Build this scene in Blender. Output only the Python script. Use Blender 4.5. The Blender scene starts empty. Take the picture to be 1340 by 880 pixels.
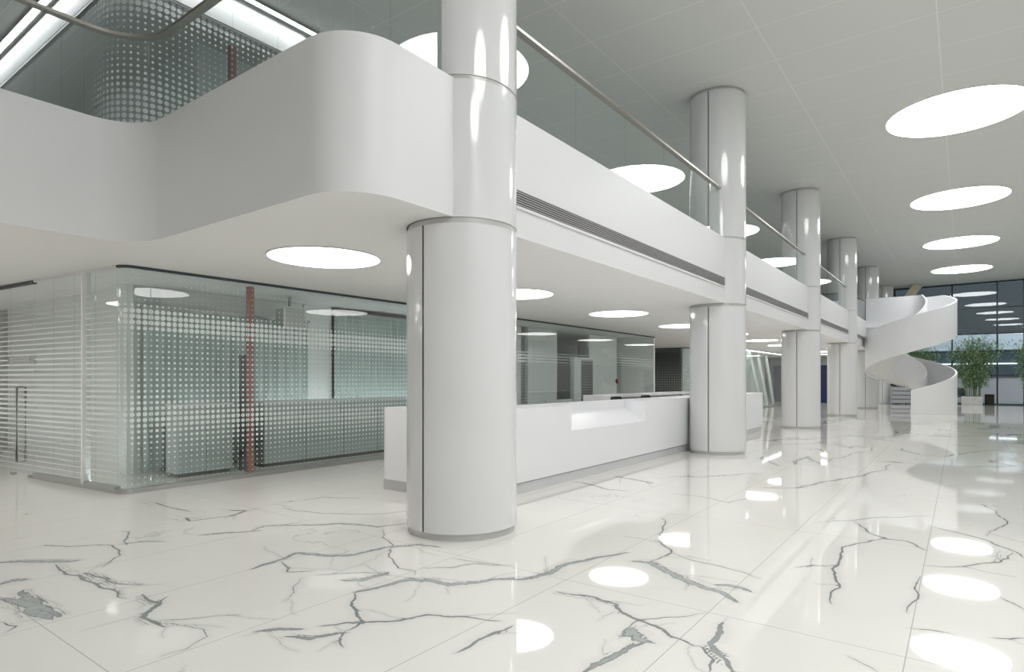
import bpy, math, random
import numpy as np
from mathutils import Vector
R = math.radians
C = bpy.context.scene.collection
random.seed(7)
PI = math.pi

# ------------------------------------------------------------------ helpers
class MB:
    """collects vertices, faces, material slots and uvs for ONE mesh object"""
    def __init__(s):
        s.v = []; s.f = []; s.m = []; s.uv = {}
    def face(s, idx, m=0, uv=None):
        s.f.append(tuple(idx)); s.m.append(m)
        if uv: s.uv[len(s.f) - 1] = uv
    def box(s, x0, x1, y0, y1, z0, z1, m=0):
        n = len(s.v)
        s.v += [(x0,y0,z0),(x1,y0,z0),(x1,y1,z0),(x0,y1,z0),(x0,y0,z1),(x1,y0,z1),(x1,y1,z1),(x0,y1,z1)]
        for q in ((3,2,1,0),(4,5,6,7),(0,1,5,4),(1,2,6,5),(2,3,7,6),(3,0,4,7)):
            s.face([n+i for i in q], m)
        return s
    def bar(s, p, q, w, h=None, up=(0,0,1), m=0):
        """box beam from p to q"""
        h = h or w
        p, q = Vector(p), Vector(q); d = (q-p).normalized()
        a = d.cross(Vector(up))
        if a.length < 1e-5: a = d.cross(Vector((0,1,0)))
        a.normalize(); b = a.cross(d).normalized()
        n = len(s.v)
        for e in (p, q):
            for sa, sb in ((-1,-1),(1,-1),(1,1),(-1,1)):
                s.v.append(tuple(e + a*sa*w/2 + b*sb*h/2))
        for k in ((3,2,1,0),(4,5,6,7),(0,1,5,4),(1,2,6,5),(2,3,7,6),(3,0,4,7)):
            s.face([n+i for i in k], m)
        return s
    def tube(s, pts, rad, seg=10, m=0):
        pts = [Vector(p) for p in pts]; n = len(s.v)
        rads = rad if isinstance(rad, (list, tuple)) else [rad]*len(pts)
        for i, p in enumerate(pts):
            d = (pts[min(i+1, len(pts)-1)] - pts[max(i-1, 0)]).normalized()
            a = d.cross(Vector((0,0,1)))
            if a.length < 1e-3: a = Vector((1,0,0))
            a.normalize(); b = d.cross(a).normalized()
            for k in range(seg):
                t = 2*PI*k/seg
                s.v.append(tuple(p + (a*math.cos(t) + b*math.sin(t))*rads[i]))
        for i in range(len(pts)-1):
            for k in range(seg):
                k2 = (k+1) % seg
                s.face((n+i*seg+k, n+i*seg+k2, n+(i+1)*seg+k2, n+(i+1)*seg+k), m)
        s.face([n+k for k in range(seg)][::-1], m)
        e = n+(len(pts)-1)*seg
        s.face([e+k for k in range(seg)], m)
        return s
    def prism(s, poly, z0, z1, m=0, cap=True, side_m=None):
        """extrude a plan polygon (counter-clockwise) from z0 to z1"""
        n = len(s.v); k = len(poly)
        s.v += [(x,y,z0) for x,y in poly] + [(x,y,z1) for x,y in poly]
        for i in range(k):
            j = (i+1) % k
            mm = m if side_m is None else side_m[i]
            s.face((n+i, n+j, n+k+j, n+k+i), mm)
        if cap:
            s.face([n+i for i in range(k)][::-1], m); s.face([n+k+i for i in range(k)], m)
        return s
    def ribbon(s, path, z0, z1, th, u0=0.0, m=0):
        """upright sheet of thickness th along a plan path; uv = metres along, height"""
        L, Rr, U = offset(path, th/2), offset(path, -th/2), [u0]
        for a, b in zip(path, path[1:]): U.append(U[-1] + math.dist(a, b))
        n = len(s.v); k = len(path)
        for side in (L, Rr):
            for z in (z0, z1): s.v += [(x,y,z) for x,y in side]
        a0, a1, b0, b1 = n, n+k, n+2*k, n+3*k
        for i in range(k-1):
            ua, ub = U[i], U[i+1]
            s.face((a0+i+1,a0+i,a1+i,a1+i+1), m, [(ub,z0),(ua,z0),(ua,z1),(ub,z1)])
            s.face((b0+i,b0+i+1,b1+i+1,b1+i), m, [(ua,z0),(ub,z0),(ub,z1),(ua,z1)])
            s.face((a1+i+1,a1+i,b1+i,b1+i+1), m, [(-50,-50)]*4)
            s.face((a0+i,a0+i+1,b0+i+1,b0+i), m, [(-50,-50)]*4)
        s.face((a0,b0,b1,a1), m, [(-50,-50)]*4)
        s.face((b0+k-1,a0+k-1,a1+k-1,b1+k-1), m, [(-50,-50)]*4)
        return s
    def build(s, name, mats, parent=None, smooth=None, bevel=0):
        me = bpy.data.meshes.new(name)
        me.from_pydata(s.v, [], s.f)
        for mt in (mats if isinstance(mats, (list, tuple)) else [mats]): me.materials.append(mt)
        me.polygons.foreach_set('material_index', s.m)
        if s.uv:
            l = me.uv_layers.new(name='UVMap')
            for fi, uvs in s.uv.items():
                for li, c in zip(me.polygons[fi].loop_indices, uvs): l.data[li].uv = c
        if smooth:
            me.polygons.foreach_set('use_smooth', [True]*len(me.polygons))
            me.set_sharp_from_angle(angle=R(smooth))
        me.update()
        o = bpy.data.objects.new(name, me); C.objects.link(o)
        if parent:
            o.parent = parent
            o.location = -Vector(parent['origin']) if 'origin' in parent.keys() else (0,0,0)
        if bevel:
            b = o.modifiers.new('edge', 'BEVEL'); b.width = bevel; b.segments = 2; b.limit_method = 'ANGLE'
        return o

def offset(path, d):
    """plan path shifted to its left by d"""
    out = []
    for i, p in enumerate(path):
        a = path[max(i-1, 0)]; b = path[min(i+1, len(path)-1)]
        dx, dy = b[0]-a[0], b[1]-a[1]; l = math.hypot(dx, dy)
        out.append((p[0]-dy/l*d, p[1]+dx/l*d))
    return out
def arc(cx, cy, r, a0, a1, n=12):
    return [(cx+r*math.cos(R(a0+(a1-a0)*i/n)), cy+r*math.sin(R(a0+(a1-a0)*i/n))) for i in range(n+1)]
def cut_path(path, lens):
    """cut a plan path into pieces at the given arc lengths"""
    U = [0.0]
    for a, b in zip(path, path[1:]): U.append(U[-1]+math.dist(a, b))
    def at(u):
        for i in range(len(path)-1):
            if u <= U[i+1]+1e-9:
                t = (u-U[i])/(U[i+1]-U[i]); return (path[i][0]+t*(path[i+1][0]-path[i][0]), path[i][1]+t*(path[i+1][1]-path[i][1]))
        return path[-1]
    ks = [0.0]+list(lens)+[U[-1]]; res = []
    for a, b in zip(ks, ks[1:]):
        res.append(([at(a+.004)] + [p for p, u in zip(path, U) if a+.02 < u < b-.02] + [at(b-.004)], a))
    return res
def tag(o, label=None, cat=None, group=None, kind=None):
    if label: o['label'] = label
    if cat: o['category'] = cat
    if group: o['group'] = group
    if kind: o['kind'] = kind
    return o
def thing(name, label, cat, loc=(0,0,0), group=None):
    """Empty at a thing's base; parts are modelled in world metres and re-based onto it"""
    o = bpy.data.objects.new(name, None); C.objects.link(o)
    o.location = loc; o['origin'] = list(loc)
    o.empty_display_size = .2
    return tag(o, label, cat, group)
def copy_tree(o, parent=None):
    c = o.copy(); C.objects.link(c)
    if parent: c.parent = parent
    for ch in list(o.children): copy_tree(ch, c)
    return c
def struct(o, kind='structure'):
    o['kind'] = kind; return o

# ------------------------------------------------------------------ materials
def mat(name, col, rough=.5, metal=0, coat=0, spec=.5, bump=0, bscale=60, vary=0):
    m = bpy.data.materials.new(name); m.use_nodes = True
    nt = m.node_tree; b = nt.nodes['Principled BSDF']
    b.inputs['Base Color'].default_value = (*col, 1); b.inputs['Roughness'].default_value = rough
    b.inputs['Metallic'].default_value = metal; b.inputs['Coat Weight'].default_value = coat
    b.inputs['Specular IOR Level'].default_value = spec
    tc = nt.nodes.new('ShaderNodeTexCoord'); nz = nt.nodes.new('ShaderNodeTexNoise')
    nz.inputs['Scale'].default_value = bscale; nz.inputs['Detail'].default_value = 3
    nt.links.new(tc.outputs['Object'], nz.inputs['Vector'])
    if bump:
        bp = nt.nodes.new('ShaderNodeBump'); bp.inputs['Strength'].default_value = bump; bp.inputs['Distance'].default_value = .01
        nt.links.new(nz.outputs['Fac'], bp.inputs['Height']); nt.links.new(bp.outputs['Normal'], b.inputs['Normal'])
    if vary:
        mx = nt.nodes.new('ShaderNodeMixRGB'); mx.inputs[1].default_value = (*[c*(1-vary) for c in col], 1)
        mx.inputs[2].default_value = (*[min(1, c*(1+vary)) for c in col], 1)
        nt.links.new(nz.outputs['Fac'], mx.inputs[0]); nt.links.new(mx.outputs[0], b.inputs['Base Color'])
    return m
def emit(name, col, st):
    m = bpy.data.materials.new(name); m.use_nodes = True; nt = m.node_tree; nt.nodes.clear()
    e = nt.nodes.new('ShaderNodeEmission'); e.inputs[0].default_value = (*col, 1); e.inputs[1].default_value = st
    o = nt.nodes.new('ShaderNodeOutputMaterial'); nt.links.new(e.outputs[0], o.inputs[0]); return m
class NT:
    def __init__(s, m): s.nt = m.node_tree
    def n(s, t, **k):
        x = s.nt.nodes.new(t)
        for a, b in k.items(): setattr(x, a, b)
        return x
    def l(s, a, b): s.nt.links.new(a, b)
    def math(s, op, a, b=None, c=None, clamp=False):
        x = s.n('ShaderNodeMath', operation=op, use_clamp=clamp)
        for i, q in enumerate((a, b, c)):
            if q is None: continue
            if isinstance(q, (int, float)): x.inputs[i].default_value = q
            else: s.l(q, x.inputs[i])
        return x.outputs[0]
    def step(s, v, lo, hi):
        x = s.n('ShaderNodeMapRange', interpolation_type='SMOOTHSTEP'); s.l(v, x.inputs['Value'])
        for k, q in (('From Min', lo), ('From Max', hi)):
            if isinstance(q, (int, float)): x.inputs[k].default_value = q
            else: s.l(q, x.inputs[k])
        return x.outputs['Result']
    def mix(s, f, a, b):
        x = s.n('ShaderNodeMixRGB'); 
        for i, q in enumerate((f, a, b)):
            if isinstance(q, (int, float)): x.inputs[i].default_value = q
            elif isinstance(q, tuple): x.inputs[i].default_value = (*q, 1)
            else: s.l(q, x.inputs[i])
        return x.outputs[0]
def glass(name, tint=(.86,.92,.9), ior=1.62, dots=None, rough=0.0):
    """clear sheet: sees through, mirrors by Fresnel on the face that is met first; dots = white printed dots (uv in metres)"""
    m = bpy.data.materials.new(name); m.use_nodes = True; t = NT(m); m.node_tree.nodes.clear()
    tr = t.n('ShaderNodeBsdfTransparent'); tr.inputs[0].default_value = (*tint, 1)
    gl = t.n('ShaderNodeBsdfGlossy'); gl.inputs['Color'].default_value = (.96,.98,.98,1); gl.inputs['Roughness'].default_value = rough
    fr = t.n('ShaderNodeFresnel'); fr.inputs[0].default_value = ior
    ge = t.n('ShaderNodeNewGeometry')
    f = t.math('MULTIPLY', fr.outputs[0], t.math('SUBTRACT', 1.0, ge.outputs['Backfacing']))
    mx = t.n('ShaderNodeMixShader'); t.l(f, mx.inputs[0]); t.l(tr.outputs[0], mx.inputs[1]); t.l(gl.outputs[0], mx.inputs[2])
    out = t.n('ShaderNodeOutputMaterial')
    if not dots: t.l(mx.outputs[0], out.inputs[0]); return m
    sp, ramp, slope = dots['pitch'], dots['ramp'], dots.get('slope', 0)
    uv = t.n('ShaderNodeUVMap'); sx = t.n('ShaderNodeSeparateXYZ'); t.l(uv.outputs[0], sx.inputs[0])
    u, v = t.math('DIVIDE', sx.outputs[0], sp), t.math('DIVIDE', sx.outputs[1], sp)
    du = t.math('SUBTRACT', t.math('FRACT', u), .5); dv = t.math('SUBTRACT', t.math('FRACT', v), .5)
    dist = t.math('ABSOLUTE', dv) if dots.get('lines') else t.math('SQRT', t.math('ADD', t.math('MULTIPLY', du, du), t.math('MULTIPLY', dv, dv)))
    uc, vc = sx.outputs[0] if dots.get('lines') else t.math('MULTIPLY', t.math('FLOOR', u), sp), t.math('MULTIPLY', t.math('FLOOR', v), sp)
    # dot size: from the height of its row, the rows sinking and swelling along the wall
    wave = t.math('MULTIPLY', t.math('SINE', t.math('MULTIPLY', uc, dots.get('freq', .5))), dots.get('amp', .05))
    zz = t.math('ADD', t.math('ADD', t.math('SUBTRACT', vc, dots.get('z0', 0.0)), t.math('MULTIPLY', t.math('MINIMUM', uc, 6.0), slope)), wave)
    cr = t.n('ShaderNodeValToRGB'); t.l(t.math('DIVIDE', zz, 3.4), cr.inputs[0])
    el = cr.color_ramp.elements
    while len(el) > 1: el.remove(el[-1])
    for i, (z, r) in enumerate(ramp):
        e = el[0] if i == 0 else el.new(z/3.4)
        e.position = z/3.4; e.color = (r, r, r, 1)
    rad = cr.outputs[0]
    if 'fade' in dots:
        a, b, k0, k1 = dots['fade']; rad = t.math('MULTIPLY', rad, t.math('ADD', t.math('MULTIPLY', t.step(uc, a, b), k1-k0), k0))
    dot = t.math('MULTIPLY', t.math('LESS_THAN', dist, rad), t.math('MULTIPLY', t.math('GREATER_THAN', sx.outputs[1], -10.0), t.math('MULTIPLY', t.math('SUBTRACT', 1.0, ge.outputs['Backfacing']), dots.get('cover', 1.0))))
    di = t.n('ShaderNodeBsdfDiffuse'); di.inputs[0].default_value = (.86,.9,.89,1)
    tl = t.n('ShaderNodeBsdfTranslucent'); tl.inputs[0].default_value = (.8,.85,.84,1)
    a = t.n('ShaderNodeMixShader'); a.inputs[0].default_value = .25; t.l(di.outputs[0], a.inputs[1]); t.l(tl.outputs[0], a.inputs[2])
    b = t.n('ShaderNodeMixShader'); t.l(f, b.inputs[0]); t.l(a.outputs[0], b.inputs[1]); t.l(gl.outputs[0], b.inputs[2])
    d = t.n('ShaderNodeMixShader'); t.l(dot, d.inputs[0]); t.l(mx.outputs[0], d.inputs[1]); t.l(b.outputs[0], d.inputs[2])
    t.l(d.outputs[0], out.inputs[0]); return m

LAMP, LAMP_LOW = 9.4, 6.3
M = dict(
    stair=mat('stair_white_paint', (.86,.86,.87), .4, vary=.01, bscale=1.5),
    column=mat('glossy_white_panel', (.71,.71,.715), .10, coat=.3, vary=.01, bscale=2),
    seam=mat('grey_joint', (.16,.16,.16), .6, bump=.05),
    ring=mat('satin_grey_metal', (.52,.52,.51), .4, metal=.3, bump=.02),
    fascia=mat('satin_white_paint', (.71,.71,.715), .42, vary=.01, bscale=1.5),
    soffit=mat('matt_white_paint', (.80,.795,.78), .7, vary=.012, bscale=1),
    desk=mat('white_solid_surface', (.79,.79,.81), .3, vary=.01, bscale=2),
    plinth=mat('brushed_plinth', (.62,.62,.63), .35, metal=.2, bump=.02),
    steel=mat('brushed_steel', (.55,.54,.52), .28, metal=1, bump=.02, bscale=200),
    rail=mat('satin_steel_rail', (.46,.44,.40), .3, metal=1, bump=.02, bscale=200),
    channel=mat('aluminium_channel', (.5,.51,.5), .3, metal=.9, bump=.02),
    darkmetal=mat('dark_window_metal', (.055,.07,.078), .4, metal=.3, bump=.02),
    grille_back=mat('grille_void', (.05,.05,.05), .8, bump=.05),
    slat=mat('grille_slat', (.5,.5,.49), .45, metal=.3, bump=.02),
    black=mat('black_mesh_fabric', (.012,.013,.016), .7, bump=.2, bscale=300),
    room=mat('grey_room_wall', (.60,.63,.625), .8, vary=.04, bscale=3),
    roomlight=mat('pale_room_panel', (.80,.81,.80), .6, vary=.03, bscale=3),
    curtain=mat('teal_grey_fabric', (.46,.54,.52), .9, bump=.2, bscale=200),
    teal_laminate=mat('grey_laminate', (.46,.51,.50), .5, vary=.02),
    white=mat('white_laminate', (.75,.76,.76), .4, vary=.01),
    redpost=mat('dull_red_paint', (.38,.17,.16), .5, vary=.05),
    redled=mat('red_plastic', (.5,.03,.03), .3, vary=.05),
    doorgrey=mat('dark_brown_door', (.10,.095,.09), .5, vary=.08, bscale=5),
    navy=mat('navy_panel', (.012,.018,.09), .4, vary=.1),
    beige=mat('beige_beam_paint', (.62,.57,.45), .6, vary=.03),
    leaf=mat('bamboo_leaf', (.27,.40,.22), .5, vary=.45, bscale=6),
    culm=mat('bamboo_culm', (.16,.22,.09), .5, vary=.2, bscale=12),
    planter=mat('pale_marble_planter', (.66,.65,.63), .3, vary=.25, bscale=5),
    soil=mat('dark_soil', (.03,.025,.02), 1, bump=.5),
    stripe=mat('grey_louvre_blade', (.42,.43,.46), .5, vary=.05),
    plaster=mat('white_plaster', (.76,.76,.75), .8, vary=.01),
    upfloor=mat('pale_grey_floor', (.62,.62,.61), .95, bump=.2, bscale=250),
    facade_dark=mat('dark_facade', (.05,.058,.062), .7, vary=.1, bscale=.5),
    facade_white=mat('white_spandrel', (.74,.78,.8), .6, vary=.03, bscale=1),
    facade_pink=mat('pale_stone_wall', (.52,.47,.46), .7, vary=.08, bscale=2),
    facade_glass=mat('bluish_facade_glass', (.05,.085,.10), .1, vary=.15, bscale=.7),
    asphalt=mat('paving', (.3,.3,.3), .9, bump=.2),
    carpaint=mat('dark_grey_car_paint', (.05,.052,.06), .25, coat=.5, vary=.02),
    tyre=mat('tyre_rubber', (.015,.015,.015), .8, bump=.1),
    lamp=emit('lamp_diffuser', (.965, .985, 1.0), LAMP),
    lamp_low=emit('low_lamp_diffuser', (1.0, .985, .97), LAMP_LOW),
    strip=emit('led_strip', (.95, .98, 1.0), 20.0),
    street=emit('street_strip_lamp', (.95, .98, 1.0), 3.0),
    wash=emit('added_wash_lamp', (.95, .98, 1.0), 1.6),
    foot=emit('added_foot_light', (.97,.99,1.0), 26.0),
    uplight=emit('added_uplight_far_strip', (.95,.99,1.0), 13.0),  # shared by the added cabinet uplights and the far room's strip
    clear=glass('balustrade_glass', (.95,.97,.965), 1.75),
)
BANDS = [(0,.0),(.07,.1),(.35,.12),(.55,.18),(.8,.29),(.98,.39),(1.12,.33),(1.3,.25),(1.7,.2),(2.02,.17),(2.12,.22),(2.2,.42),(2.4,.42),(2.48,.2),(2.56,.11),(2.95,.1)]
M['dotglass'] = glass('dotted_partition_glass', (.94,.965,.96), 1.66, dict(pitch=.0765, ramp=BANDS, slope=.045, amp=.03, freq=.8, fade=(8.5, 10.5, 1.0, .6)))
M['lineglass'] = glass('dotted_door_glass', (.95,.965,.96), 1.66, dict(pitch=.0765, ramp=[(0,.0),(.2,.05),(.6,.10),(1.1,.22),(1.6,.18),(2.1,.10),(2.5,.04),(2.95,.0)], amp=.10, freq=1.1, lines=True))
M['dotglass_up'] = glass('dotted_upper_glass', (.92,.945,.945), 1.66, dict(pitch=.085, z0=4.2, ramp=[(0,.1),(.15,.3),(.7,.42),(1.25,.36),(1.6,.2),(2.0,.12),(2.25,.2),(2.4,.42),(2.6,.42)], amp=.12, freq=1.1, fade=(6.6, 7.1, .25, 1.0)))
M['dotglass_far'] = glass('dotted_far_glass', (.86,.89,.89), 1.6, dict(pitch=.12, ramp=[(0,.3),(1.4,.33),(2.0,.2),(2.6,.12),(3,.1)]))
M['window'] = glass('curtain_wall_glass', (.86,.90,.91), 1.75)

def ceiling_material():
    m = mat('ceiling_panel', (.67,.685,.66), .75, vary=.012, bscale=.8); t = NT(m); b = m.node_tree.nodes['Principled BSDF']
    src = b.inputs['Base Color'].links[0].from_socket
    tc = t.n('ShaderNodeTexCoord'); s = t.n('ShaderNodeSeparateXYZ'); t.l(tc.outputs['Object'], s.inputs[0])
    def line(o, off, p):
        d = t.math('ABSOLUTE', t.math('SUBTRACT', t.math('FRACT', t.math('ADD', t.math('DIVIDE', t.math('SUBTRACT', o, off), p), .5)), .5))
        return t.math('LESS_THAN', t.math('MULTIPLY', d, p), .009)
    g = t.math('MAXIMUM', line(s.outputs[0], -5.15, 2.4), line(s.outputs[1], 9.2, 1.25))
    t.l(t.mix(t.math('MULTIPLY', g, .6), src, (.88,.88,.85)), b.inputs['Base Color']); return m
M['ceiling'] = ceiling_material()

def floor_material():
    m = bpy.data.materials.new('polished_white_marble_tile'); m.use_nodes = True; t = NT(m); b = m.node_tree.nodes['Principled BSDF']
    tc = t.n('ShaderNodeTexCoord'); P = tc.outputs['Object']; s = t.n('ShaderNodeSeparateXYZ'); t.l(P, s.inputs[0])
    def noise(sc, det=4, vec=None, rough=.55):
        n = t.n('ShaderNodeTexNoise'); n.inputs['Scale'].default_value = sc; n.inputs['Detail'].default_value = det; n.inputs['Roughness'].default_value = rough
        t.l(vec or P, n.inputs['Vector']); return n
    # drawn veins: distance to the nearest one and its half width, per vertex
    ad, aw = t.n('ShaderNodeAttribute', attribute_name='vein_distance'), t.n('ShaderNodeAttribute', attribute_name='vein_width')
    dd, w = ad.outputs['Fac'], aw.outputs['Fac']
    asg, acl = t.n('ShaderNodeAttribute', attribute_name='vein_offset'), t.n('ShaderNodeAttribute', attribute_name='vein_reach')
    d = t.math('MAXIMUM', t.math('ABSOLUTE', asg.outputs['Fac']), t.math('SUBTRACT', dd, acl.outputs['Fac']))
    rag = t.math('MULTIPLY', t.math('SUBTRACT', noise(15, 6, rough=.72).outputs['Fac'], .5), t.math('MULTIPLY', w, 2.6))
    dr = t.math('ADD', d, rag)
    body = t.math('SUBTRACT', 1.0, t.step(dr, t.math('MULTIPLY', w, .55), t.math('MULTIPLY', w, 1.25)))
    edge = t.math('SUBTRACT', 1.0, t.step(t.math('ABSOLUTE', t.math('SUBTRACT', dr, t.math('MULTIPLY', w, .8))), .001, .006))
    halo = t.math('SUBTRACT', 1.0, t.step(dr, w, t.math('ADD', t.math('MULTIPLY', w, 4.0), .03)))
    # fine hairline veins everywhere, and larger ones away from the drawn field
    wn = noise(.9, 4); off = t.n('ShaderNodeVectorMath', operation='SCALE'); t.l(wn.outputs['Color'], off.inputs[0]); off.inputs['Scale'].default_value = 1.1
    pv = t.n('ShaderNodeVectorMath', operation='ADD'); t.l(P, pv.inputs[0]); t.l(off.outputs[0], pv.inputs[1])
    def hair(sc, wd, msc, lo, hi):
        h = t.math('ABSOLUTE', t.math('SUBTRACT', noise(sc, 6, pv.outputs[0], .5).outputs['Fac'], .5))
        return t.math('MULTIPLY', t.math('SUBTRACT', 1.0, t.step(h, 0, wd)), t.step(noise(msc, 2).outputs['Fac'], lo, hi))
    h1 = hair(.55, .006, .5, .54, .66); h2 = hair(.33, .018, .35, .46, .58)
    far = t.step(s.outputs[1], 11.0, 14.0)
    cloud = t.step(noise(1.3, 5, pv.outputs[0]).outputs['Fac'], .56, .8)
    col = t.mix(noise(.35, 2).outputs['Fac'], (.875,.845,.785), (.90,.88,.835))
    col = t.mix(t.math('MULTIPLY', cloud, .16), col, (.60,.61,.60))
    col = t.mix(t.math('MULTIPLY', h1, .4), col, (.33,.35,.345))
    col = t.mix(t.math('MULTIPLY', t.math('MULTIPLY', h2, far), .75), col, (.22,.23,.225))
    col = t.mix(t.math('MULTIPLY', halo, .20), col, (.52,.54,.53))
    tone = t.step(w, .006, .03)
    body_c = t.mix(noise(16, 4).outputs['Fac'], (.24,.26,.26), (.58,.61,.60))
    thin_c = t.mix(tone, (.17,.18,.18), body_c)
    col = t.mix(t.math('MULTIPLY', body, t.math('ADD', t.math('MULTIPLY', t.step(w, .0015, .007), .46), .42)), col, thin_c)
    col = t.mix(t.math('MULTIPLY', t.math('MULTIPLY', edge, tone), .75), col, (.11,.125,.125))
    def line(o, o0, p):
        q = t.math('ABSOLUTE', t.math('SUBTRACT', t.math('FRACT', t.math('ADD', t.math('DIVIDE', t.math('SUBTRACT', o, o0), p), .5)), .5))
        return t.math('LESS_THAN', t.math('MULTIPLY', q, p), .0032)
    sx = t.math('ADD', s.outputs[0], t.math('MULTIPLY', s.outputs[1], .004))
    g = t.math('MAXIMUM', line(sx, -.24, 1.07), line(s.outputs[1], 3.9, 2.62))
    col = t.mix(t.math('MULTIPLY', g, .55), col, (.30,.30,.285))
    t.l(col, b.inputs['Base Color'])
    b.inputs['Roughness'].default_value = .035; b.inputs['IOR'].default_value = 1.46
    return m
M['floor'] = floor_material()
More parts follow.
